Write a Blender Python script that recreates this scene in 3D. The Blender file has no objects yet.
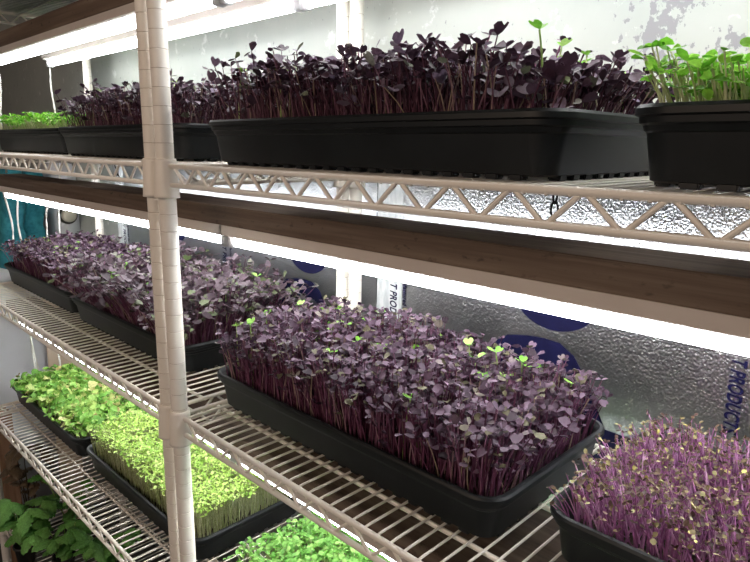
import bpy, bmesh, math, random
import numpy as np
from mathutils import Vector, Matrix

S = bpy.context.scene
COL = S.collection
# ------------------------------------------------------------------ camera
cam_d = bpy.data.cameras.new('camera'); cam = bpy.data.objects.new('camera', cam_d); COL.objects.link(cam)
cam_d.sensor_width = 36; cam_d.lens = 29.686; cam_d.clip_start = .01; cam_d.clip_end = 50
Rv, Uv, Bv = Vector((.7122, .7019, .0132)), Vector((-.1578, .1418, .9772)), Vector((.684, -.6981, .2117))
M = Matrix.Identity(4)
for i in range(3):
    M[i][0] = Rv[i]; M[i][1] = Uv[i]; M[i][2] = Bv[i]
M[0][3], M[1][3], M[2][3] = .8529, -.4349, .0304
cam.matrix_world = M
S.camera = cam
# ------------------------------------------------------------------ world, exposure
w = bpy.data.worlds.new('world'); S.world = w; w.use_nodes = True
w.node_tree.nodes['Background'].inputs[0].default_value = (.80, .86, 1, 1)
w.node_tree.nodes['Background'].inputs[1].default_value = .10
S.view_settings.view_transform = 'Standard'; S.view_settings.look = 'None'
S.view_settings.gamma = 1; S.view_settings.use_curve_mapping = False
S.view_settings.exposure = 0.12
TUBE = 22.0      # radiance of the grow-light tubes
# warm light of the room in front of the shelves: a ceiling lamp behind the photographer
rl = bpy.data.lights.new('room_lamp', 'AREA'); rl.energy = 34; rl.size = 1.6; rl.color = (1, .76, .58)
rlo = bpy.data.objects.new('room_lamp', rl); COL.objects.link(rlo); rlo.location = (.3, -2.2, 1.0)
rlo.rotation_euler = (math.radians(62), 0, 0)

# ------------------------------------------------------------------ materials
def new_mat(name):
    m = bpy.data.materials.new(name); m.use_nodes = True
    nt = m.node_tree; b = nt.nodes['Principled BSDF']; return m, nt, b
def sock(nt, node, **kw):
    for k, v in kw.items():
        node.inputs[k.replace('_', ' ')].default_value = v
def mix_color(nt, fac, a, b, blend='MIX'):
    n = nt.nodes.new('ShaderNodeMix'); n.data_type = 'RGBA'; n.blend_type = blend
    for i, v in ((0, fac), (6, a), (7, b)):
        if isinstance(v, bpy.types.NodeSocket): nt.links.new(v, n.inputs[i])
        else: n.inputs[i].default_value = v if i == 0 else (*v, 1)
    return n.outputs[2]
def noise(nt, scale, detail=4, vec=None, rough=.55, stretch=None):
    tc = nt.nodes.new('ShaderNodeTexCoord'); n = nt.nodes.new('ShaderNodeTexNoise')
    n.inputs['Scale'].default_value = scale; n.inputs['Detail'].default_value = detail; n.inputs['Roughness'].default_value = rough
    src = tc.outputs['Object']
    if stretch:
        mp = nt.nodes.new('ShaderNodeMapping'); mp.inputs['Scale'].default_value = stretch
        nt.links.new(src, mp.inputs[0]); src = mp.outputs[0]
    nt.links.new(src, n.inputs['Vector']); return n.outputs['Fac']
def ramp(nt, src, stops, const=False):
    r = nt.nodes.new('ShaderNodeValToRGB'); cr = r.color_ramp
    if const: cr.interpolation = 'CONSTANT'
    while len(cr.elements) < len(stops): cr.elements.new(.5)
    for e, (p, c) in zip(cr.elements, stops):
        e.position = p; e.color = (*c, 1) if len(c) == 3 else c
    nt.links.new(src, r.inputs[0]); return r.outputs[0]
def bump(nt, b, h, strength=.3, dist=.001):
    n = nt.nodes.new('ShaderNodeBump'); n.inputs['Strength'].default_value = strength; n.inputs['Distance'].default_value = dist
    nt.links.new(h, n.inputs['Height']); nt.links.new(n.outputs[0], b.inputs['Normal'])
def simple(name, c1, c2=None, scale=30, rough=.5, metal=0, bmp=0, stretch=None, spec=.5, dist=.001, lo=.35, hi=.65):
    m, nt, b = new_mat(name)
    n = noise(nt, scale, stretch=stretch)
    col = ramp(nt, n, [(lo, c1), (hi, c2 or c1)])
    nt.links.new(col, b.inputs['Base Color'])
    sock(nt, b, Roughness=rough, Metallic=metal); b.inputs['Specular IOR Level'].default_value = spec
    if bmp: bump(nt, b, n, bmp, dist)
    return m
def leaf_mat(name, stops, transl=.28, rough=.5, spec=.35):
    m, nt, b = new_mat(name)
    g = nt.nodes.new('ShaderNodeNewGeometry'); oi = nt.nodes.new('ShaderNodeObjectInfo')
    a = nt.nodes.new('ShaderNodeMath'); a.operation = 'ADD'
    nt.links.new(g.outputs['Random Per Island'], a.inputs[0]); nt.links.new(oi.outputs['Random'], a.inputs[1])
    f = nt.nodes.new('ShaderNodeMath'); f.operation = 'FRACT'; nt.links.new(a.outputs[0], f.inputs[0])
    c = ramp(nt, f.outputs[0], stops)
    n = noise(nt, 260, 2)
    c2 = mix_color(nt, .45, c, ramp(nt, n, [(.3, (.35, .35, .35)), (.7, (.85, .85, .85))]), 'OVERLAY')
    nt.links.new(c2, b.inputs['Base Color'])
    b.inputs['Roughness'].default_value = rough; b.inputs['Specular IOR Level'].default_value = spec
    t = nt.nodes.new('ShaderNodeBsdfTranslucent'); nt.links.new(c2, t.inputs['Color'])
    mx = nt.nodes.new('ShaderNodeMixShader'); mx.inputs[0].default_value = transl
    out = nt.nodes['Material Output']
    nt.links.new(b.outputs[0], mx.inputs[1]); nt.links.new(t.outputs[0], mx.inputs[2]); nt.links.new(mx.outputs[0], out.inputs[0])
    return m
def emit_mat(name, col, s):
    m, nt, b = new_mat(name)
    b.inputs['Base Color'].default_value = (.9, .9, .9, 1)
    b.inputs['Emission Color'].default_value = (*col, 1); b.inputs['Emission Strength'].default_value = s
    return m

MT = {}
MT['coat'] = simple('cream_epoxy', (.84, .79, .71), (.88, .84, .77), 18, .42, bmp=.05)
MT['groove'] = simple('groove_brown', (.25, .17, .11), (.35, .25, .17), 80, .8)  # darker brown for the thin groove rings around the posts
MT['black'] = simple('black_plastic', (.0040, .0058, .0068), (.0075, .0100, .0115), 25, .45, bmp=.04, spec=.35)
MT['soil'] = simple('dark_soil', (.010, .006, .005), (.05, .03, .02), 220, .95, bmp=.9, dist=.004)
MT['housing'] = simple('white_enamel', (.56, .50, .46), (.62, .56, .51), 6, .45)
MT['cap'] = simple('lamp_cap', (.6, .6, .62), (.7, .7, .72), 20, .4)
MT['tube'] = emit_mat('tube_glow', (.96, .98, 1.0), TUBE)
MT['chain'] = simple('dark_chain', (.012, .012, .012), (.03, .028, .026), 60, .5, metal=.6)
MT['cord'] = simple('white_cord', (.75, .75, .70), (.8, .8, .76), 20, .5)
MT['blue'] = simple('navy_ink', (.004, .004, .030), (.006, .006, .040), 30, .6, spec=.15)
MT['tape'] = simple('printed_strip', (.50, .54, .56), (.72, .75, .76), 90, .35, bmp=.2, stretch=(1, 1, .3))
MT['floor'] = simple('concrete', (.05, .05, .048), (.09, .088, .08), 4, .8, bmp=.2)
MT['dark_wall'] = simple('dark_wall_paint', (.055, .055, .052), (.085, .085, .08), 3, .7, bmp=.2)
MT['liner'] = simple('grey_liner', (.10, .10, .10), (.15, .15, .15), 10, .7)
MT['freezer'] = simple('appliance_white', (.62, .64, .68), (.70, .72, .76), 5, .35)
MT['teal'] = simple('teal_cloth', (.02, .20, .26), (.05, .32, .40), 60, .9, bmp=.6, dist=.003)
MT['green_plastic'] = simple('green_plastic', (.01, .16, .03), (.02, .24, .05), 20, .35)
MT['pale_wood'] = simple('pale_wood', (.62, .50, .38), (.72, .60, .48), 20, .6, stretch=(1, 1, .1))
MT['bark_wood'] = simple('brown_wood', (.20, .11, .06), (.34, .20, .12), 20, .75, stretch=(3, 3, .3), bmp=.4)
MT['knob'] = simple('knob_ivory', (.55, .52, .42), (.62, .58, .48), 20, .4)
MT['rubber'] = simple('knob_dark', (.02, .02, .018), (.04, .04, .035), 20, .5)
MT['terracotta'] = simple('pot_plastic', (.02, .02, .02), (.04, .04, .04), 20, .5)
# weathered plank: brown grain
def plank_mat():
    m, nt, b = new_mat('weathered_plank')
    g1 = noise(nt, 14, 6, stretch=(.12, 4, 4), rough=.65)
    c = ramp(nt, g1, [(.25, (.055, .036, .025)), (.5, (.125, .086, .062)), (.75, (.23, .175, .13))])
    g2 = noise(nt, 90, 4, stretch=(.5, 1, 1))
    c = mix_color(nt, ramp(nt, g2, [(.60, (0, 0, 0)), (.72, (1, 1, 1))]), c, (.05, .035, .025))
    nt.links.new(c, b.inputs['Base Color']); b.inputs['Roughness'].default_value = .75
    bump(nt, b, g1, .4, .0015); return m
MT['plank'] = plank_mat()
# foil facing of the insulation: crinkled aluminium
def foil_mat():
    m, nt, b = new_mat('crinkled_foil')
    tc = nt.nodes.new('ShaderNodeTexCoord')
    v = nt.nodes.new('ShaderNodeTexVoronoi'); v.feature = 'SMOOTH_F1'; v.inputs['Scale'].default_value = 330
    nt.links.new(tc.outputs['Object'], v.inputs['Vector'])
    n2 = noise(nt, 120, 5, stretch=(1.5, 1, .6), rough=.6)
    ad = nt.nodes.new('ShaderNodeMath'); ad.operation = 'ADD'
    nt.links.new(v.outputs['Distance'], ad.inputs[0]); nt.links.new(n2, ad.inputs[1])
    n = noise(nt, 9, 3)
    nt.links.new(ramp(nt, n, [(.3, (.48, .50, .53)), (.7, (.66, .68, .71))]), b.inputs['Base Color'])
    b.inputs['Metallic'].default_value = 1; b.inputs['Roughness'].default_value = .28
    bump(nt, b, ad.outputs[0], .6, .0015); return m
MT['foil'] = foil_mat()
# back wall: white film with peeled grey flakes
def wall_mat():
    m, nt, b = new_mat('mottled_white_wall')
    n1 = noise(nt, 3.2, 6); n2 = noise(nt, 22, 6, rough=.7); n3 = noise(nt, 75, 6, rough=.65, stretch=(1, 1, .7))
    c = ramp(nt, n1, [(.3, (.36, .385, .36)), (.7, (.46, .48, .44))])
    c = mix_color(nt, ramp(nt, n2, [(.60, (0, 0, 0)), (.66, (1, 1, 1))]), c, (.58, .60, .57))
    tc = nt.nodes.new('ShaderNodeTexCoord')
    def blob(center, sx, sz):
        mp = nt.nodes.new('ShaderNodeMapping')
        mp.inputs['Location'].default_value = (-center[0] / sx, 0, -center[1] / sz); mp.inputs['Scale'].default_value = (1 / sx, 0, 1 / sz)
        g = nt.nodes.new('ShaderNodeTexGradient'); g.gradient_type = 'SPHERICAL'
        nt.links.new(tc.outputs['Object'], mp.inputs[0]); nt.links.new(mp.outputs[0], g.inputs[0]); return g.outputs['Fac']
    tot = None
    for ce, sx, sz in (((.505, .20), .065, .15), ((.60, .165), .05, .03), ((.135, .165), .05, .04)):
        f = blob(ce, sx, sz)
        if tot is None: tot = f
        else:
            mx = nt.nodes.new('ShaderNodeMath'); mx.operation = 'MAXIMUM'; nt.links.new(tot, mx.inputs[0]); nt.links.new(f, mx.inputs[1]); tot = mx.outputs[0]
    ml = nt.nodes.new('ShaderNodeMath'); ml.operation = 'MULTIPLY'; ml.inputs[1].default_value = .26; nt.links.new(tot, ml.inputs[0])
    ad = nt.nodes.new('ShaderNodeMath'); ad.operation = 'ADD'; nt.links.new(ml.outputs[0], ad.inputs[0]); nt.links.new(n3, ad.inputs[1])
    c = mix_color(nt, ramp(nt, ad.outputs[0], [(.655, (0, 0, 0)), (.68, (1, 1, 1))]), c, (.24, .24, .25))
    nt.links.new(c, b.inputs['Base Color']); b.inputs['Roughness'].default_value = .6
    bump(nt, b, n2, .15, .001); return m
MT['wall'] = wall_mat()

P_DARK, P_MID, P_MAUVE = (.024, .010, .020), (.070, .038, .064), (.18, .12, .175)
MT['leaf_purple'] = leaf_mat('purple_leaf', [(0, P_DARK), (.3, P_MID), (.62, (.12, .074, .112)), (.86, P_MAUVE), (.93, (.16, .15, .09)), (1, (.10, .09, .05))])
MT['leaf_purple_dark'] = leaf_mat('dark_purple_leaf', [(0, (.018, .008, .014)), (.4, (.045, .022, .036)), (.75, (.09, .055, .08)), (.92, (.20, .15, .22)), (1, (.10, .13, .05))], transl=.16)
MT['leaf_mixed'] = leaf_mat('grey_purple_leaf', [(0, (.024, .012, .018)), (.25, (.075, .048, .062)), (.6, (.14, .10, .125)), (.82, (.20, .16, .19)), (.9, (.16, .18, .11)), (1, (.13, .20, .07))])
MT['leaf_green'] = leaf_mat('bright_green_leaf', [(0, (.12, .34, .03)), (.5, (.22, .50, .06)), (1, (.36, .62, .16))])
MT['leaf_basil'] = leaf_mat('green_cotyledon', [(0, (.07, .24, .015)), (.5, (.15, .42, .03)), (1, (.30, .58, .08))], transl=.4)
MT['leaf_mint'] = leaf_mat('cool_green_leaf', [(0, (.10, .27, .05)), (.5, (.20, .45, .09)), (1, (.36, .62, .18))], transl=.35)
MT['leaf_lettuce'] = leaf_mat('lettuce_leaf', [(0, (.10, .27, .04)), (.5, (.22, .42, .08)), (.85, (.40, .55, .16)), (.96, (.48, .47, .20)), (1, (.40, .28, .13))], transl=.35)
MT['leaf_pale'] = leaf_mat('pale_yellow_green_leaf', [(0, (.24, .44, .07)), (.5, (.42, .62, .14)), (1, (.62, .76, .28))], transl=.4)
MT['leaf_olive'] = leaf_mat('olive_brown_leaf', [(0, (.045, .022, .022)), (.5, (.10, .055, .040)), (.75, (.17, .13, .06)), (.88, (.30, .28, .12)), (.95, (.36, .33, .20)), (1, (.5, .46, .12))], transl=.2)
MT['leaf_tomato'] = leaf_mat('tomato_leaf', [(0, (.08, .25, .05)), (1, (.20, .44, .11))], transl=.3)
MT['leaf_dry'] = leaf_mat('withered_leaf', [(0, (.05, .035, .02)), (1, (.14, .10, .06))], transl=.1)
MT['stem_purple'] = leaf_mat('magenta_stem', [(0, (.07, .018, .040)), (.6, (.17, .055, .115)), (.85, (.30, .15, .24)), (1, (.38, .30, .22))], transl=.1)
MT['stem_shaded'] = leaf_mat('shaded_magenta_stem', [(0, (.035, .010, .018)), (.6, (.10, .035, .06)), (.85, (.20, .10, .14)), (1, (.30, .24, .16))], transl=.08)  # magenta stem with the shade under the top-shelf leaves put into its colour
MT['stem_pink'] = leaf_mat('orchid_pink_stem', [(0, (.30, .10, .25)), (.6, (.50, .22, .46)), (1, (.74, .46, .68))], transl=.2)
MT['stem_pale'] = leaf_mat('pale_stem', [(0, (.40, .46, .20)), (1, (.66, .68, .44))], transl=.3)
MT['stem_green'] = leaf_mat('green_stem', [(0, (.20, .34, .08)), (1, (.40, .50, .20))], transl=.25)

# ------------------------------------------------------------------ mesh helpers
def link(o, parent=None):
    COL.objects.link(o)
    if parent: o.parent = parent
    return o
def from_bm(name, bm, mat, parent=None, smooth=True):
    me = bpy.data.meshes.new(name); bm.to_mesh(me); bm.free()
    me.materials.append(mat)
    if smooth: me.polygons.foreach_set('use_smooth', [True] * len(me.polygons))
    return link(bpy.data.objects.new(name, me), parent)
def tag(o, label=None, cat=None, group=None, kind=None):
    if label: o['label'] = label
    if cat: o['category'] = cat
    if group: o['group'] = group
    if kind: o['kind'] = kind
    return o
def empty(name, loc=(0, 0, 0)):
    o = bpy.data.objects.new(name, None); o.location = loc; o.empty_display_size = .02; return link(o)
def copy_tree(o, parent=None, loc=None):
    c = o.copy(); COL.objects.link(c); c.parent = parent
    if loc is not None: c.location = loc
    for ch in list(o.children): copy_tree(ch, c)
    return c
def box(bm, a, b, bev=0):
    r = bmesh.ops.create_cube(bm, size=1)
    vs = r['verts']
    for v in vs:
        v.co = Vector([(a[i] + b[i]) / 2 + v.co[i] * (b[i] - a[i]) for i in range(3)])
    if bev:
        es = list({e for v in vs for e in v.link_edges})
        bmesh.ops.bevel(bm, geom=es, offset=bev, segments=2, affect='EDGES')
def rod(bm, pts, r, n=8, caps=True):
    pts = [Vector(p) for p in pts]; rings = []
    for i, p in enumerate(pts):
        t = (pts[min(i + 1, len(pts) - 1)] - pts[max(i - 1, 0)]).normalized()
        a = t.cross(Vector((0, 0, 1)))
        if a.length < .05: a = t.cross(Vector((0, 1, 0)))
        a.normalize(); b = t.cross(a); rr = r[i] if isinstance(r, (list, tuple)) else r
        rings.append([bm.verts.new(p + (a * math.cos(2 * math.pi * k / n) + b * math.sin(2 * math.pi * k / n)) * rr) for k in range(n)])
    for A, B in zip(rings, rings[1:]):
        for k in range(n): bm.faces.new((A[k], A[(k + 1) % n], B[(k + 1) % n], B[k]))
    if caps: bm.faces.new(rings[0][::-1]); bm.faces.new(rings[-1])
def lathe(bm, prof, n=24, center=(0, 0), axis='z'):
    rings = []
    for r, z in prof:
        rings.append([bm.verts.new((center[0] + r * math.cos(2 * math.pi * k / n), center[1] + r * math.sin(2 * math.pi * k / n), z)) for k in range(n)])
    for A, B in zip(rings, rings[1:]):
        for k in range(n): bm.faces.new((A[k], A[(k + 1) % n], B[(k + 1) % n], B[k]))
    bm.faces.new(rings[0][::-1]); bm.faces.new(rings[-1])
def rrect(hx, hy, r, n=6):
    out = []
    for cx, cy, a0 in ((hx - r, hy - r, 0), (-hx + r, hy - r, 90), (-hx + r, -hy + r, 180), (hx - r, -hy + r, 270)):
        for k in range(n + 1):
            a = math.radians(a0 + 90 * k / n); out.append((cx + r * math.cos(a), cy + r * math.sin(a)))
    return out

# ------------------------------------------------------------------ setting
D = .38                     # depth between front and back posts
Z = {'upper': .390, 'top': 0.0, 'middle': -.388, 'lower': -.770, 'bottom': -1.15}
FLOOR = -1.42
def struct(name, a, b, mat):
    bm = bmesh.new(); box(bm, a, b); o = from_bm(name, bm, mat, smooth=False); o['kind'] = 'structure'; return o
struct('floor', (-2.6, -2.8, FLOOR - .05), (2.6, 1.3, FLOOR), MT['floor'])
struct('ceiling', (-2.6, -2.8, 1.25), (2.6, 1.3, 1.3), MT['dark_wall'])
struct('wall_back', (-2.6, .462, FLOOR), (2.6, .50, 1.25), MT['wall'])
struct('wall_left', (-2.65, -2.8, FLOOR), (-2.6, 1.3, 1.25), MT['dark_wall'])

# ------------------------------------------------------------------ insulation sheets with print
def text_mesh(body, size, mat, parent, name, origin, shear=0, bold=0, sx=.72, sy=1.15):
    cu = bpy.data.curves.new(name, 'FONT'); cu.body = body; cu.size = size; cu.shear = shear; cu.offset = bold; cu.extrude = .0001; cu.space_character = 1.06
    tmp = bpy.data.objects.new(name, cu); COL.objects.link(tmp)
    dg = bpy.context.evaluated_depsgraph_get(); me = bpy.data.meshes.new_from_object(tmp.evaluated_get(dg))
    bpy.data.objects.remove(tmp)
    me.materials.clear(); me.materials.append(mat)
    # reads from top to bottom, letter tops to the right
    R = Matrix(((0, 1, 0), (0, 0, -1), (-1, 0, 0))).to_4x4()
    me.transform(Matrix.Translation(origin) @ R @ Matrix.Diagonal((sx, sy, 1, 1)))
    me.name = name
    return link(bpy.data.objects.new(name, me), parent)
def flat_poly(polys, y, mat, parent, name):
    bm = bmesh.new()
    for pts in polys:
        f = bm.faces.new([bm.verts.new((x, y, z)) for x, z in pts])
    bmesh.ops.triangulate(bm, faces=bm.faces[:])
    r = bmesh.ops.extrude_face_region(bm, geom=bm.faces[:])
    for v in [g for g in r['geom'] if isinstance(g, bmesh.types.BMVert)]: v.co.y += .0002
    bmesh.ops.recalc_face_normals(bm, faces=bm.faces[:])
    return from_bm(name, bm, mat, parent, smooth=False)
FY = .44
arch = [(.282, -.47), (.279, -.345), (.283, -.315), (.289, -.292), (.312, -.276), (.352, -.269), (.380, -.267), (.407, -.269), (.432, -.284), (.456, -.317), (.470, -.350), (.492, -.387),
        (.556, -.389), (.560, -.520), (.45, -.530), (.448, -.40), (.432, -.344), (.427, -.320), (.415, -.310), (.401, -.306), (.344, -.318), (.325, -.335), (.322, -.36), (.325, -.47)]
disc = [(.393 + .070 * math.cos(a * math.pi / 24), -.201 + .050 * math.sin(a * math.pi / 24)) for a in range(48)]
def sheet(x0, x1, ztop, label, logos, texts, strip):
    root = empty('insulation_board', ((x0 + x1) / 2, FY, -1.40)); tag(root, label, 'insulation')
    inv = Matrix.Translation(-Vector(root.location))
    bm = bmesh.new(); box(bm, (x0 + .001, FY, -1.40), (x1 - .001, FY + .02, ztop)); kids = [from_bm('foil_facing', bm, MT['foil'], root, smooth=False)]
    for dx in logos:
        kids.append(flat_poly([[(x + dx, z) for x, z in disc]], FY - .0007, MT['blue'], root, 'printed_disc'))
        kids.append(flat_poly([[(x + dx, z) for x, z in arch]], FY - .0007, MT['blue'], root, 'printed_arch'))
    if strip:
        bm = bmesh.new(); box(bm, (strip[0], FY - .0006, -1.39), (strip[1], FY - .0001, ztop)); kids.append(from_bm('printed_strip', bm, MT['tape'], root, smooth=False))
    for dx in texts:
        kids.append(text_mesh('T PRODUCTS', .0205, MT['blue'], root, 'printed_word', (.0400 + dx, FY - .0012, -.230), shear=.22, bold=.0006, sx=.80, sy=1.2))
        kids.append(text_mesh('manufactured by:', .0135, MT['blue'], root, 'printed_word', (.0735 + dx, FY - .0012, -.203), shear=.15, bold=.0003, sx=.85, sy=1.1))
    for k in kids: k.data.transform(inv)
    return root
sheet(-1.225, 0, .012, 'crinkled silver foil insulation board behind the left shelving unit', [-.61, -1.22], [-.61, -1.22], (-1.22, -1.155))
sheet(0, 1.225, .012, 'crinkled silver foil insulation board with navy print behind the right shelving unit', [0, .61], [0, .61], (.002, .068))
# ------------------------------------------------------------------ shelving units
def make_shelf(parent, z, L, pitch):
    s = bpy.data.objects.new('wire_shelf', None); link(s, parent); s.location = (0, 0, z)
    H = .0270; rr = .0038; g = .012
    bm = bmesh.new()
    x = .02
    while x < L - .012:
        rod(bm, [(x, -.002, -.004), (x, .0, .0012), (x, .01, .0020), (x, D - .01, .0020), (x, D, .0012), (x, D + .002, -.004)], .0017, 6); x += pitch
    for y in (.066, .19, .314): rod(bm, [(.0, y, -.0026), (L, y, -.0026)], .0030, 6)
    from_bm('wire_deck', bm, MT['coat'], s)
    def truss(name, P0, P1):
        P0 = Vector(P0); P1 = Vector(P1); d = (P1 - P0); Ln = d.length; d.normalize()
        bm = bmesh.new(); up = Vector((0, 0, 1))
        rod(bm, [P0, P1], rr, 8); rod(bm, [P0 - up * H, P1 - up * H], rr, 8)
        n = round((Ln - .024) / .031); st = (Ln - .024) / n; pts = []
        for k in range(n + 1):
            c = P0 + d * (.012 + k * st); zz = -.002 if k % 2 == 0 else -H + .002
            for e in (-.003, .003): pts.append(c + d * e + up * zz)
        rod(bm, pts, .0024, 6)
        from_bm(name, bm, MT['coat'], s)
    truss('front_truss', (g, 0, 0), (L - g, 0, 0)); truss('back_truss', (g, D, 0), (L - g, D, 0))
    truss('side_truss', (0, g, 0), (0, D - g, 0)); truss('side_truss', (L, g, 0), (L, D - g, 0))
    for cx in (0, L):
        for cy in (0, D):
            bm = bmesh.new()
            lathe(bm, [(.0130, .010), (.0152, .010), (.0158, .006), (.0180, -.042), (.0184, -.046), (.0130, -.046)], 20, (cx, cy))
            from_bm('corner_collar', bm, MT['coat'], s)
    return s
def make_unit(x0, L, label, pitch):
    root = empty('shelving_unit', (x0, 0, FLOOR)); tag(root, label, 'shelving unit')
    for cx in (0, L):
        for cy in (0, D):
            prof = [(.006, .0), (.0095, .002), (.0095, .02), (.0126, .022)]; z = .03
            while z < 2.28:
                prof += [(.0127, z), (.0127, z + .0006), (.0127, z + .0240), (.0127, z + .0246), (.0123, z + .0248), (.0123, z + .0253)]; z += .0254
            prof += [(.0127, z), (.0127, z + .01), (.010, z + .014)]
            bm = bmesh.new(); lathe(bm, prof, 24, (cx, cy))
            bm.faces.ensure_lookup_table()
            p = from_bm('post', bm, MT['coat'], root)
            p.data.materials.append(MT['groove'])
            for f in p.data.polygons:
                r = [math.hypot(p.data.vertices[v].co.x - cx, p.data.vertices[v].co.y - cy) for v in f.vertices]
                f.use_smooth = abs(f.normal.z) < .3
                if max(r) < .01235 and min(r) > .0115 : f.material_index = 1
    for z in Z.values(): make_shelf(root, z - FLOOR, L, pitch)
    return root
make_unit(-1.226, 1.190, 'cream wire shelving unit at the left, reaching away from the front posts', .0217)
make_unit(0.0, 1.190, 'cream wire shelving unit at the right, nearest the viewer', .0197)
bm = bmesh.new(); box(bm, (-1.20, .03, Z['upper'] + .0040), (-.06, .35, Z['upper'] + .0055))
tag(from_bm('shelf_liner', bm, MT['liner'], smooth=False), 'grey plastic liner lying on the uppermost shelf at top left', 'liner')

# ------------------------------------------------------------------ planks, fixtures, chains
def plank(x0, x1, y0, y1, z0, z1, label):
    bm = bmesh.new(); box(bm, (x0, y0, z0), (x1, y1, z1), .0015)
    return tag(from_bm('wooden_plank', bm, MT['plank'], smooth=False), label, 'plank')
def fixture_proto(L):
    root = empty('light_fixture')
    bm = bmesh.new()
    # trapezoid channel with a raised back
    prof = [(-.021, .0175), (-.021, .002), (-.017, -.0005), (.017, -.0005), (.021, .002), (.021, .0175)]
    A = [bm.verts.new((0, y, z)) for y, z in prof]; B = [bm.verts.new((L, y, z)) for y, z in prof]
    for k in range(6): bm.faces.new((A[k], A[(k + 1) % 6], B[(k + 1) % 6], B[k]))
    bm.faces.new(A[::-1]); bm.faces.new(B)
    bmesh.ops.recalc_face_normals(bm, faces=bm.faces[:])
    from_bm('housing', bm, MT['housing'], root, smooth=False)
    bm = bmesh.new(); rod(bm, [(.014, 0, -.0095), (L - .014, 0, -.0095)], .0090, 16); from_bm('tube', bm, MT['tube'], root)
    for xx in (0, L - .014):
        bm = bmesh.new(); box(bm, (xx, -.0105, -.020), (xx + .014, .0105, .001), .002); from_bm('end_cap', bm, MT['cap'], root)
    return root
proto = fixture_proto(1.215); first = True
TIERS = [('top', .276, .292, 'above the top shelf'), ('middle', -.096, -.100, 'above the middle shelf'), ('lower', -.487, -.490, 'above the lower shelf')]
for nm, zf, zr, where in TIERS:
    for side, x0 in (('left', -1.242), ('right', -.022)):
        for dep, yy, zz in (('front', .121, zf), ('rear', .276, zr)):
            if first: o = proto; first = False
            else: o = copy_tree(proto)
            o.location = (x0, yy, zz - .0176)
            tag(o, '%s fluorescent strip light %s on the %s unit' % ('near' if dep == 'front' else 'rear', where, side), 'light fixture')
    plank(-1.30 if nm != 'top' else -1.24, 1.20, .100, .182, zf, zf + (.038 if nm == 'top' else .031), 'weathered brown plank carrying the near strip lights ' + where)
    plank(-1.155, 1.20, .195, .305, zr, zr + .018, 'rough tan plank carrying the rear strip lights ' + where)
def chain(x, y, z0, z1, label):
    bm = bmesh.new(); z = z0; k = 0
    while z > z1:
        pts = []
        for a in range(13):
            t = 2 * math.pi * a / 12; u = .0042 * math.cos(t); v = .0085 * math.sin(t)
            pts.append((x + (u if k % 2 == 0 else 0), y + (u if k % 2 else 0), z - .0085 + v))
        rod(bm, pts, .0012, 5, caps=False); z -= .0145; k += 1
    return tag(from_bm('hanging_chain', bm, MT['chain']), label, 'chain')
chain(.518, .185, .004, -.050, 'short black chain between the top shelf and the brown plank below')
chain(.470, .236, -.386, -.455, 'black chain hanging under the middle shelf below the near tray')
chain(-.60, .185, .004, -.050, 'black chain under the top shelf of the left unit')

# ------------------------------------------------------------------ trays
def tray_mesh():
    HX, HY = .273, .140
    prof = [(.026, .0062), (.013, .053), (.009, .0580), (.006, .0600), (.002, .0597), (0, .0570), (0, .0525), (.0032, .0510), (.0036, .0465), (.0060, .0450), (.0075, .0410), (.0095, .0395), (.0150, .0052), (.019, .0036)]
    bm = bmesh.new(); rings = []
    for d, z in prof:
        rings.append([bm.verts.new((x, y, z)) for x, y in rrect(HX - d, HY - d, max(.034 - d, .012))])
    n = len(rings[0])
    for A, B in zip(rings, rings[1:]):
        for k in range(n): bm.faces.new((A[k], A[(k + 1) % n], B[(k + 1) % n], B[k]))
    bm.faces.new(rings[0]); bm.faces.new(rings[-1][::-1])
    for k in range(19):
        for s in (-1, 1):
            x = -.225 + k * .025; y = s * (HY - .022); box(bm, (x - .007, y - .006, 0), (x + .007, y + .006, .0058), .0012)
    for k in range(9):
        for s in (-1, 1):
            y = -.096 + k * .024; x = s * (HX - .022); box(bm, (x - .006, y - .007, 0), (x + .006, y + .007, .0058), .0012)
    bmesh.ops.recalc_face_normals(bm, faces=bm.faces[:])
    me = bpy.data.meshes.new('growing_tray'); bm.to_mesh(me); bm.free(); me.materials.append(MT['black'])
    me.polygons.foreach_set('use_smooth', [True] * len(me.polygons))
    me.set_sharp_from_angle(angle=math.radians(32))
    return me
TRAY = tray_mesh(); TH = .060
bm = bmesh.new()
rng = random.Random(3)
gx, gy = 46, 24
vv = [[bm.verts.new(((i / (gx - 1) - .5) * .508, (j / (gy - 1) - .5) * .242, rng.uniform(-.002, .003))) for j in range(gy)] for i in range(gx)]
for i in range(gx - 1):
    for j in range(gy - 1): bm.faces.new((vv[i][j], vv[i + 1][j], vv[i + 1][j + 1], vv[i][j + 1]))
r = bmesh.ops.extrude_face_region(bm, geom=bm.faces[:])
for v in [g for g in r['geom'] if isinstance(g, bmesh.types.BMVert)]: v.co.z = -.006
bmesh.ops.recalc_face_normals(bm, faces=bm.faces[:])
SOIL = bpy.data.meshes.new('soil'); bm.to_mesh(SOIL); bm.free(); SOIL.materials.append(MT['soil'])
def place_tray(x0, y0, shelf, label, soil_label, rot=0, dz=0):
    """x0,y0: front left corner of the rim"""
    o = bpy.data.objects.new('growing_tray', TRAY); link(o); z = Z[shelf] + .0036 + dz
    o.location = (x0 + .273, y0 + .14, z); o.rotation_euler = (0, 0, rot); tag(o, label, 'tray')
    s = bpy.data.objects.new('soil', SOIL); link(s); s.location = (x0 + .273, y0 + .14, z + .038); s.rotation_euler = (0, 0, rot)
    tag(s, soil_label, 'soil', kind='stuff')
    return Vector((x0 + .273, y0 + .14, z + .038)), rot

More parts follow.
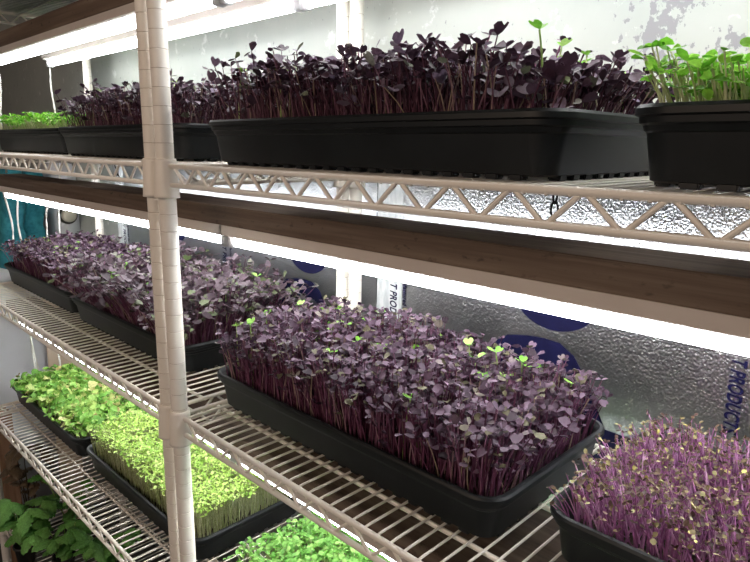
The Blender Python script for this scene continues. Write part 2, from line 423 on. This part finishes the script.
# ------------------------------------------------------------------ microgreens
HEART = (np.array([(0, 0, 0), (.22, .30, .05), (.58, .50, .10), (.92, .42, .06), (1.04, .20, .02), (.86, 0, -.04), (.45, 0, -.03),
                  (.22, -.30, .05), (.58, -.50, .10), (.92, -.42, .06), (1.04, -.20, .02)], float),
         [(0, 6, 2, 1), (6, 5, 3, 2), (5, 4, 3), (0, 7, 8, 6), (6, 8, 9, 5), (5, 9, 10)])
OVAL = (np.array([(0, 0, 0), (.25, .28, .05), (.6, .36, .07), (.9, .2, .02), (1.0, 0, -.04), (.5, 0, -.02), (.25, -.28, .05), (.6, -.36, .07), (.9, -.2, .02)], float),
        [(0, 5, 2, 1), (5, 4, 3, 2), (0, 6, 7, 5), (5, 7, 8, 4)])
WAVY = (np.array([(0, 0, 0), (.2, .20, .06), (.45, .40, .02), (.7, .34, .12), (.9, .30, .0), (1.05, 0, -.08), (.55, 0, -.02), (.2, -.20, .06), (.45, -.40, .02), (.7, -.34, .12), (.9, -.30, .0)], float),
        [(0, 6, 2, 1), (6, 3, 2), (6, 5, 4, 3), (0, 7, 8, 6), (6, 8, 9), (6, 9, 10, 5)])
def rot_frames(yaw, pitch, roll):
    cy, sy, cp, sp, cr, sr = np.cos(yaw), np.sin(yaw), np.cos(pitch), np.sin(pitch), np.cos(roll), np.sin(roll)
    X = np.stack([cy * cp, sy * cp, sp], -1)
    Y0 = np.stack([-sy, cy, np.zeros_like(sy)], -1); Z0 = np.cross(X, Y0)
    Y = Y0 * cr[:, None] + Z0 * sr[:, None]; Zz = -Y0 * sr[:, None] + Z0 * cr[:, None]
    return X, Y, Zz
def build_mesh(name, V, F, mi, mats):
    loops = np.array([len(f) for f in F]); starts = np.concatenate([[0], np.cumsum(loops)[:-1]])
    me = bpy.data.meshes.new(name); me.vertices.add(len(V)); me.vertices.foreach_set('co', V.ravel())
    me.loops.add(int(loops.sum())); me.polygons.add(len(F))
    me.loops.foreach_set('vertex_index', np.concatenate([np.asarray(f) for f in F]))
    me.polygons.foreach_set('loop_start', starts); me.polygons.foreach_set('loop_total', loops)
    for m in mats: me.materials.append(m)
    me.polygons.foreach_set('material_index', mi); me.polygons.foreach_set('use_smooth', np.ones(len(F), bool))
    me.update(calc_edges=True); me.validate(); return me
def sprout_geo(rs, base, tip, leaf, lsize, stem_r, pitch=(20, 22), n_leaves=2, size_sd=.2, extra_mid=0):
    """stems from base to tip (N,3) and leaves at the tips -> V, F, mi"""
    N = len(base); parts_V = []; F = []; mi = []; off = 0
    mid = base * .45 + tip * .55; mid[:, :2] = base[:, :2] * .72 + tip[:, :2] * .28 + rs.normal(0, .0022, (N, 2))
    K = 4; ts = np.linspace(0, 1, K)
    ang = np.arange(3) * 2 * np.pi / 3
    V = np.zeros((N, K, 3, 3))
    for k, t in enumerate(ts):
        c = base * (1 - t) ** 2 + mid * 2 * t * (1 - t) + tip * t * t
        r = stem_r * (1.1 - .35 * t)
        for a in range(3): V[:, k, a, :] = c + np.array([math.cos(ang[a]) * r, math.sin(ang[a]) * r, 0])
    parts_V.append(V.reshape(-1, 3))
    tri = [(k * 3 + a, k * 3 + (a + 1) % 3, (k + 1) * 3 + (a + 1) % 3, (k + 1) * 3 + a) for k in range(K - 1) for a in range(3)]
    tri = np.array(tri)
    allf = (tri[None] + (np.arange(N) * K * 3)[:, None, None]).reshape(-1, 4); F += list(allf); mi += [0] * len(allf); off = N * K * 3
    LV, LF = leaf; yaw0 = rs.uniform(0, 2 * np.pi, N)
    sets = [(tip, yaw0 + np.pi * 2 * j / n_leaves + rs.normal(0, .35, N), 1.0) for j in range(n_leaves)]
    for j in range(extra_mid):
        t = rs.uniform(.55, .85, N)[:, None]; sets.append((base * (1 - t) + tip * t, rs.uniform(0, 6.28, N), .75))
    for pos, yaw, sc in sets:
        pt = np.radians(rs.normal(pitch[0], pitch[1], N)); ro = rs.normal(0, .35, N)
        X, Y, Zz = rot_frames(yaw, pt, ro)
        s = lsize * sc * np.clip(rs.normal(1, size_sd, N), .5, 1.6)
        cup = rs.normal(1, .9, N)
        L = (LV[None, :, 0, None] * X[:, None] + LV[None, :, 1, None] * Y[:, None] + LV[None, :, 2, None] * cup[:, None, None] * 1.4 * Zz[:, None]) * s[:, None, None] + pos[:, None]
        parts_V.append(L.reshape(-1, 3)); nv = len(LV)
        for f in LF:
            a = np.array(f)[None] + (np.arange(N) * nv)[:, None] + off
            F += list(a); mi += [1] * len(a)
        off += N * nv
    return np.concatenate(parts_V), F, np.array(mi)
def crop(name, label, cat, center, rot, n, h, hsd, leaf, lsize, stem_r, mats, seed, lean=.12, spread=.010, pitch=(20, 22), size_sd=.2, hx=.252, hy=.120, slump=0, extra_mid=0, lean_dir=(0, 0), n_leaves=2, fall=0, yrise=0):
    rs = np.random.RandomState(seed)
    nx = int(round(math.sqrt(n * hx / hy))); ny = int(round(n / nx))
    gx, gy = np.meshgrid((np.arange(nx) + .5) / nx * 2 - 1, (np.arange(ny) + .5) / ny * 2 - 1)
    bx = gx.ravel() * hx + rs.normal(0, hx / nx * .9, gx.size); by = gy.ravel() * hy + rs.normal(0, hy / ny * .9, gx.size)
    bx = np.clip(bx, -hx, hx); by = np.clip(by, -hy, hy); N = len(bx)
    # patchy height
    hh = h * (1 + .10 * np.sin(bx * 23 + seed) * np.cos(by * 31 + seed * 2)) * np.clip(rs.normal(1, hsd, N), .45, 1.4)
    ux, uy = bx / hx, by / hy
    lx = rs.normal(0, lean, N) * h + spread * ux ** 5 * 1.2 + lean_dir[0]; ly = rs.normal(0, lean, N) * h + spread * uy ** 5 * 1.2 + lean_dir[1]
    hh = hh * (1 - fall * np.clip(ux, 0, 1) ** 1.6) * (1 + yrise * (uy + .2))
    edge = np.maximum(np.abs(ux), np.abs(uy)) ** 8
    hh = hh * (1 - slump * edge)
    base = np.stack([bx, by, np.zeros(N)], -1); tip = np.stack([bx + lx, by + ly, hh], -1)
    V, F, mi = sprout_geo(rs, base, tip, leaf, lsize, stem_r, pitch=pitch, size_sd=size_sd, extra_mid=extra_mid, n_leaves=n_leaves)
    me = build_mesh(name, V, F, mi, mats)
    o = bpy.data.objects.new(name, me); link(o); o.location = center; o.rotation_euler = (0, 0, rot)
    return tag(o, label, cat, kind='stuff')

# top shelf
A = place_tray(.058, .024, 'top', 'long black tray of purple microgreens in the centre of the top shelf', 'dark soil in the centre tray of the top shelf')
crop('microgreens', 'tall dark purple radish microgreens in the centre tray of the top shelf', 'microgreens', *A, 2100, .070, .21, HEART, .0105, .0009, [MT['stem_shaded'], MT['leaf_purple_dark']], 11, lean=.17, spread=.014, pitch=(12, 28), size_sd=.28, fall=.36)
B = place_tray(.652, .022, 'top', 'black tray at the right end of the top shelf with green microgreens', 'dark soil in the right tray of the top shelf', dz=.0)
crop('microgreens', 'bright green microgreens in the tray at the top right', 'microgreens', *B, 3400, .045, .20, OVAL, .0100, .0009, [MT['stem_pale'], MT['leaf_basil']], 12, lean=.12, spread=.012, pitch=(8, 20))
C_ = place_tray(-.602, .055, 'top', 'black tray just left of the post on the top shelf with purple microgreens', 'dark soil in the top shelf tray left of the post')
crop('microgreens', 'dark purple microgreens behind the front posts on the top shelf', 'microgreens', *C_, 1900, .068, .21, HEART, .0105, .0009, [MT['stem_shaded'], MT['leaf_purple_dark']], 13, lean=.16, spread=.012, pitch=(12, 26), size_sd=.25)
Dd = place_tray(-1.195, .085, 'top', 'black tray at the far left end of the top shelf with green microgreens', 'dark soil in the far left tray of the top shelf')
crop('microgreens', 'low bright green microgreens at the far left of the top shelf', 'microgreens', *Dd, 1300, .045, .16, OVAL, .0120, .0009, [MT['stem_pale'], MT['leaf_basil']], 14, lean=.12, pitch=(8, 22))
# middle shelf
E_ = place_tray(.001, .054, 'middle', 'black tray of mauve microgreens in front on the middle shelf of the right unit', 'dark soil in the big front tray of the middle shelf')
crop('microgreens', 'dense mauve purple radish microgreens in the big front tray of the middle shelf', 'microgreens', *E_, 3300, .079, .27, HEART, .0094, .0009, [MT['stem_purple'], MT['leaf_purple']], 21, lean=.11, spread=.010, pitch=(16, 20), size_sd=.25, slump=.10, fall=.14)
F_ = place_tray(-.672, .074, 'middle', 'black tray behind the front posts on the middle shelf with purple microgreens', 'dark soil in the middle shelf tray behind the posts')
crop('microgreens', 'lush purple and green microgreens behind the posts on the middle shelf', 'microgreens', *F_, 2300, .080, .20, HEART, .0135, .0010, [MT['stem_purple'], MT['leaf_mixed']], 22, lean=.16, spread=.040, pitch=(14, 24), size_sd=.32)
G_ = place_tray(-1.230, .082, 'middle', 'black tray at the far left end of the middle shelf with purple microgreens', 'dark soil in the far left tray of the middle shelf')
crop('microgreens', 'mauve purple microgreens at the far left end of the middle shelf', 'microgreens', *G_, 2300, .074, .13, HEART, .0105, .0009, [MT['stem_purple'], MT['leaf_purple']], 23, lean=.11, spread=.012, pitch=(16, 20))
H_ = place_tray(.578, .086, 'middle', 'black tray at the lower right corner with pink stemmed microgreens', 'dark soil in the tray at the lower right corner')
crop('microgreens', 'fine pink stemmed microgreens with tiny olive leaves at the lower right', 'microgreens', *H_, 4000, .043, .24, OVAL, .0051, .00090, [MT['stem_pink'], MT['leaf_olive']], 24, lean=.24, spread=.006, pitch=(20, 30), size_sd=.3, slump=.1, lean_dir=(-.004, -.003))
# lower shelf
I_ = place_tray(-1.235, .066, 'lower', 'black tray at the left end of the lower shelf with broad leaf greens', 'dark soil in the left tray of the lower shelf')
crop('microgreens', 'yellow green lettuce leaf microgreens at the left end of the lower shelf', 'microgreens', *I_, 1100, .032, .20, WAVY, .022, .0012, [MT['stem_pale'], MT['leaf_lettuce']], 31, lean=.25, spread=.004, pitch=(12, 22), size_sd=.25)
J_ = place_tray(-.655, .069, 'lower', 'black tray behind the post base on the lower shelf with pale sprouts', 'dark soil in the lower shelf tray of pale sprouts')
crop('microgreens', 'pale yellow green sprouts with fine white stems on the lower shelf', 'microgreens', *J_, 4200, .068, .09, OVAL, .0072, .0007, [MT['stem_pale'], MT['leaf_pale']], 32, lean=.08, spread=.004, pitch=(14, 20))
K_ = place_tray(.012, .085, 'lower', 'black tray under the middle shelf at bottom centre, covered by green leaves', 'dark soil in the bottom centre tray')
crop('microgreens', 'low cool green microgreens at bottom centre on the lower shelf', 'microgreens', *K_, 4000, .052, .10, OVAL, .0105, .0009, [MT['stem_pale'], MT['leaf_mint']], 33, lean=.12, spread=.022, pitch=(10, 18), hx=.255, hy=.122)

# ------------------------------------------------------------------ single sprouts that stand out
def sprout_proto(seed, h, ls, leafm, stemm, lean, leaf=HEART, r=.0010):
    """Empty at the foot > stem, two leaves"""
    rs = random.Random(seed); root = empty('seedling')
    tip = Vector((lean * h, 0, h)); bm = bmesh.new()
    pts = [Vector((0, 0, 0)) * (1 - t) ** 2 + Vector((0, 0, h * .6)) * 2 * t * (1 - t) + tip * t * t for t in (0, .25, .5, .75, 1)]
    rod(bm, pts, [r * 1.1, r, r, r * .9, r * .8], 6); from_bm('stem', bm, stemm, root)
    for j in range(2):
        V = leaf[0].copy(); bm = bmesh.new(); vs = [bm.verts.new(tuple(v * ls * (1 if j == 0 else .8))) for v in V]
        for f in leaf[1]: bm.faces.new([vs[i] for i in f])
        bmesh.ops.subdivide_edges(bm, edges=bm.edges[:], cuts=1, use_grid_fill=True)
        o = from_bm('leaf', bm, leafm, root); o.location = tip
        o.rotation_euler = (rs.uniform(-.3, .3), -math.radians(rs.uniform(5, 40)), j * math.pi + rs.uniform(-.5, .5))
    return root
def scatter(protos, spots, label, group, cat='seedling'):
    """first use of each prototype moves it, later uses copy it"""
    used = set()
    for i, (x, y, z, s, a) in enumerate(spots):
        k = i % len(protos)
        if k in used: o = copy_tree(protos[k])
        else: o = protos[k]; used.add(k)
        o.location = (x, y, z); o.scale = (s, s, s); o.rotation_euler = (0, 0, a)
        tag(o, label, cat, group)
def spots_in(tr, n, seed, s=(.9, 1.15), fx=(-.24, .24), fy=(-.115, .115)):
    r = random.Random(seed); c = tr[0]
    return [(c.x + r.uniform(*fx), c.y + r.uniform(*fy), c.z, r.uniform(*s), r.uniform(0, 6.28)) for _ in range(n)]
def green_set(seed, h, ls): return [sprout_proto(seed + k, h * (.95 + .05 * k), ls, MT['leaf_green'], MT['stem_green'], .12 * (k - 1)) for k in range(3)]
def purple_set(seed, h, ls, m): return [sprout_proto(seed + k, h * (.92 + .05 * k), ls, m, MT['stem_purple'], .12 * (k - 1.5)) for k in range(4)]
scatter(green_set(100, .090, .0130), spots_in(E_, 34, 1), 'bright green seedling among mauve ones in the front middle-shelf tray', 'green seedlings in the front middle-shelf tray')
scatter(green_set(110, .080, .0115), spots_in(A, 16, 2), 'bright green seedling among dark purple ones in the centre top-shelf tray', 'green seedlings in the centre top-shelf tray')
scatter(green_set(120, .086, .012), spots_in(F_, 24, 3), 'bright green seedling among purple ones behind the posts on the middle shelf', 'green seedlings behind the posts on the middle shelf')
scatter(green_set(130, .078, .0115), spots_in(G_, 16, 4), 'bright green seedling in the far left purple tray of the middle shelf', 'green seedlings in the far left middle-shelf tray')
scatter(green_set(140, .082, .0110), spots_in(C_, 7, 5), 'bright green seedling left of the post on the top shelf', 'green seedlings in the top-shelf tray left of the post')
scatter(purple_set(200, .080, .0108, MT['leaf_purple']), spots_in(E_, 70, 6, (.8, 1.0), (-.245, .25), (-.122, -.085)) + spots_in(E_, 26, 7, (.8, 1.0), (.225, .252), (-.12, .11)),
        'purple seedling along the near rim of the front middle-shelf tray', 'purple seedlings along the rim of the front middle-shelf tray')
scatter(purple_set(210, .084, .0112, MT['leaf_purple_dark']), spots_in(A, 60, 8, (.85, 1.08), (-.20, .21), (-.115, .05)),
        'tall purple seedling rising above the crop in the centre top-shelf tray', 'tall purple seedlings in the centre top-shelf tray')

# ------------------------------------------------------------------ leafy plants on the bottom shelf
def big_leaf_bm(rs, L, W, lobes=5, droop=.6, nu=12, nv=9):
    bm = bmesh.new(); g = []
    for i in range(nu):
        u = i / (nu - 1); row = []
        wdt = W * math.sin(math.pi * min(1, u * .94 + .04)) ** .65 * (1 + .16 * math.sin(u * lobes * 2 * math.pi))
        for j in range(nv):
            v = j / (nv - 1) * 2 - 1
            x = u * L; y = v * wdt * .5
            z = .10 * L * math.sin(u * 22) * abs(v) * .35 + .05 * L * math.cos(v * 9 + u * 6) * .5 - droop * L * u * u * .6 - .18 * W * v * v + rs.uniform(-.01, .01) * L
            row.append(bm.verts.new((x, y, z)))
        g.append(row)
    for i in range(nu - 1):
        for j in range(nv - 1): bm.faces.new((g[i][j], g[i + 1][j], g[i + 1][j + 1], g[i][j + 1]))
    return bm
def leafy_plant(name, label, cat, x, y, seed, h, nst, L, leafm, stemm, pot=True, z=None):
    rs = random.Random(seed); z = Z['bottom'] + .0036 if z is None else z
    root = empty(name, (x, y, z)); tag(root, label, cat)
    if pot:
        bm = bmesh.new(); lathe(bm, [(.022, 0), (.028, .050), (.031, .050), (.031, .056), (.027, .056), (.026, .048)], 20); from_bm('pot', bm, MT['terracotta'], root)
    z0 = .050 if pot else 0
    for k in range(nst):
        a = 2 * math.pi * k / nst + rs.uniform(-.4, .4); hh = h * rs.uniform(.65, 1.1); sp = rs.uniform(.02, .07)
        tip = Vector((math.cos(a) * sp, math.sin(a) * sp, z0 + hh)); b = Vector((math.cos(a) * .008, math.sin(a) * .008, z0 - .004))
        bm = bmesh.new(); rod(bm, [b, b.lerp(tip, .5) + Vector((0, 0, .01)), tip], [.0022, .0018, .0012], 6)
        st = from_bm('stem', bm, stemm, root)
        for q in range(5):
            bm = big_leaf_bm(rs, L * rs.uniform(.75, 1.15), L * .72, droop=rs.uniform(.5, 1.1))
            lf = from_bm('leaf', bm, leafm, root); lf.location = tip if q < 3 else b.lerp(tip, .45 + .15 * (q - 3))
            lf.rotation_euler = (rs.uniform(-.3, .3), rs.uniform(-.4, .3), a + (q - .7) * 1.5 + rs.uniform(-.4, .4))
    return root
leafy_plant('tomato_seedling', 'leafy green plant with crinkled leaves at the bottom left corner', 'plant', -.95, -.01, 5, .14, 8, .052, MT['leaf_tomato'], MT['stem_green'])
leafy_plant('tomato_seedling', 'drooping green plant beside the shelf edge, right of the corner plant', 'plant', -.82, .05, 6, .10, 7, .048, MT['leaf_tomato'], MT['stem_green'])
leafy_plant('tomato_seedling', 'taller green plant whose tip reaches the lower shelf rail', 'plant', -.95, .12, 7, .18, 4, .040, MT['leaf_tomato'], MT['stem_green'])
leafy_plant('tomato_seedling', 'shaded green plant under the lower shelf, furthest right of the leafy plants', 'plant', -.72, .14, 9, .07, 6, .046, MT['leaf_tomato'], MT['stem_green'])
leafy_plant('withered_plant', 'withered brown plant behind the green plants at lower left', 'plant', -1.14, .06, 8, .20, 4, .050, MT['leaf_dry'], MT['leaf_dry'])

# ------------------------------------------------------------------ things beyond the left end
root = empty('chest_freezer', (-1.88, .30, FLOOR)); tag(root, 'white chest freezer standing beyond the left end of the shelves', 'freezer')
bm = bmesh.new(); box(bm, (-.35, -.62, 0), (.35, .145, .955), .012); from_bm('cabinet', bm, MT['freezer'], root)
bm = bmesh.new(); box(bm, (-.36, -.63, .958), (.36, .15, 1.015), .014); from_bm('lid', bm, MT['freezer'], root)
FT = FLOOR + 1.016
bm = bmesh.new(); box(bm, (-1.50, .262, FLOOR), (-1.488, .345, FT - .10), .002)
tag(from_bm('wooden_board', bm, MT['pale_wood'], smooth=False), 'pale wooden board leaning against the white freezer side', 'board')
bm = bmesh.new(); box(bm, (-1.44, .03, FLOOR), (-1.38, .10, -.86), .004)
tag(from_bm('wooden_post', bm, MT['bark_wood'], smooth=False), 'brown wooden post at the left edge below the lower shelf', 'post')
# white cabinet with slanted edge and a round knob
root = empty('white_cabinet', (-1.70, .415, FT)); tag(root, 'white slanted plastic cabinet with a round knob on the freezer', 'cabinet')
bm = bmesh.new(); box(bm, (-.13, -.030, 0), (.10, .042, .36), .010)
for v in bm.verts:
    v.co.y += 0
from_bm('body', bm, MT['freezer'], root)
bm = bmesh.new(); lathe(bm, [(.034, 0), (.034, .010), (.028, .012)], 24); o = from_bm('knob_ring', bm, MT['rubber'], root)
o.location = (.100, -.004, .170); o.rotation_euler = (0, math.pi / 2, 0)
bm = bmesh.new(); lathe(bm, [(.026, 0), (.026, .016), (.020, .022)], 24); o2 = from_bm('knob', bm, MT['knob'], root)
o2.location = (.108, -.004, .170); o2.rotation_euler = (0, math.pi / 2, 0)
# teal folded fabric, two bundles
for i, (y0, lab) in enumerate(((.175, 'folded teal cloth bundle nearer the green jug'), (.258, 'folded teal cloth bundle nearer the white cabinet'))):
    bm = bmesh.new(); r = random.Random(40 + i); nu, nv = 14, 16; g = []
    for a in range(nu):
        t = 2 * math.pi * a / nu; row = []
        for b_ in range(nv):
            zz = b_ / (nv - 1) * .34; k = 1 + .10 * math.sin(zz * 60 + a) + r.uniform(-.04, .04); tp = 1 - .25 * (b_ / (nv - 1)) ** 3
            row.append(bm.verts.new((math.copysign(abs(math.cos(t)) ** .5, math.cos(t)) * .07 * k * tp, math.copysign(abs(math.sin(t)) ** .5, math.sin(t)) * .040 * k * tp + zz * .10, zz)))
        g.append(row)
    for a in range(nu):
        for b_ in range(nv - 1): bm.faces.new((g[a][b_], g[(a + 1) % nu][b_], g[(a + 1) % nu][b_ + 1], g[a][b_ + 1]))
    bm.faces.new([g[a][0] for a in range(nu)][::-1]); bm.faces.new([g[a][-1] for a in range(nu)])
    o = from_bm('folded_cloth', bm, MT['teal']); o.location = (-1.62 - .06 * i, y0 + .03, FT); tag(o, lab, 'cloth')
bm = bmesh.new(); lathe(bm, [(.05, 0), (.055, .01), (.055, .17), (.045, .20), (.018, .23), (.018, .26), (.022, .262), (.022, .285), (.012, .288)], 24)
o = from_bm('green_jug', bm, MT['green_plastic']); o.location = (-1.62, .10, FT); tag(o, 'green plastic jug at the left picture edge on the freezer', 'jug')

# ------------------------------------------------------------------ white cords
def cord(pts, label):
    bm = bmesh.new(); P = [Vector(p) for p in pts]; out = []
    for i in range(len(P) - 1):
        p0 = P[max(i - 1, 0)]; p1 = P[i]; p2 = P[i + 1]; p3 = P[min(i + 2, len(P) - 1)]
        for s in range(6):
            t = s / 6; out.append(.5 * ((2 * p1) + (-p0 + p2) * t + (2 * p0 - 5 * p1 + 4 * p2 - p3) * t * t + (-p0 + 3 * p1 - 3 * p2 + p3) * t ** 3))
    out.append(P[-1]); rod(bm, out, .0028, 6)
    return tag(from_bm('power_cord', bm, MT['cord']), label, 'cord')
cord([(-1.247, .280, .275), (-1.252, .278, .20), (-1.248, .282, .12), (-1.255, .282, .02), (-1.258, .28, -.10)], 'white cord hanging from the end of the rear light at top left')
cord([(-1.250, .135, .256), (-1.252, .140, .20), (-1.250, .132, .12), (-1.252, .128, .05), (-1.252, .13, -.06)], 'white cord at the far left edge beside the top shelf')
cord([(-1.262, .243, -.09), (-1.265, .243, -.15), (-1.275, .235, -.20), (-1.272, .232, -.30), (-1.27, .23, -.42)], 'white cord left of its straight neighbour at the far end of the middle shelf')
cord([(-1.262, .275, -.09), (-1.265, .272, -.17), (-1.265, .268, -.25), (-1.27, .26, -.42)], 'straight white cord nearest the knob at the far end of the middle shelf')
cord([(-1.262, .152, -.09), (-1.268, .157, -.13), (-1.275, .152, -.22), (-1.268, .160, -.32), (-1.27, .165, -.42), (-1.30, .16, -.57), (-1.32, .17, -.75)], 'wavy white cord hanging past the middle shelf beside the teal cloth')
cord([(-1.262, .118, -.09), (-1.268, .122, -.13), (-1.272, .135, -.22), (-1.27, .130, -.32), (-1.28, .15, -.42), (-1.29, .155, -.57), (-1.33, .185, -.75)], 'white cord at the left edge crossing in front of the green jug')
cord([(-1.27, .235, -.50), (-1.30, .235, -.60), (-1.30, .24, -.70), (-1.32, .24, -.80)], 'white cord hanging in front of the pale board behind the lower tray')
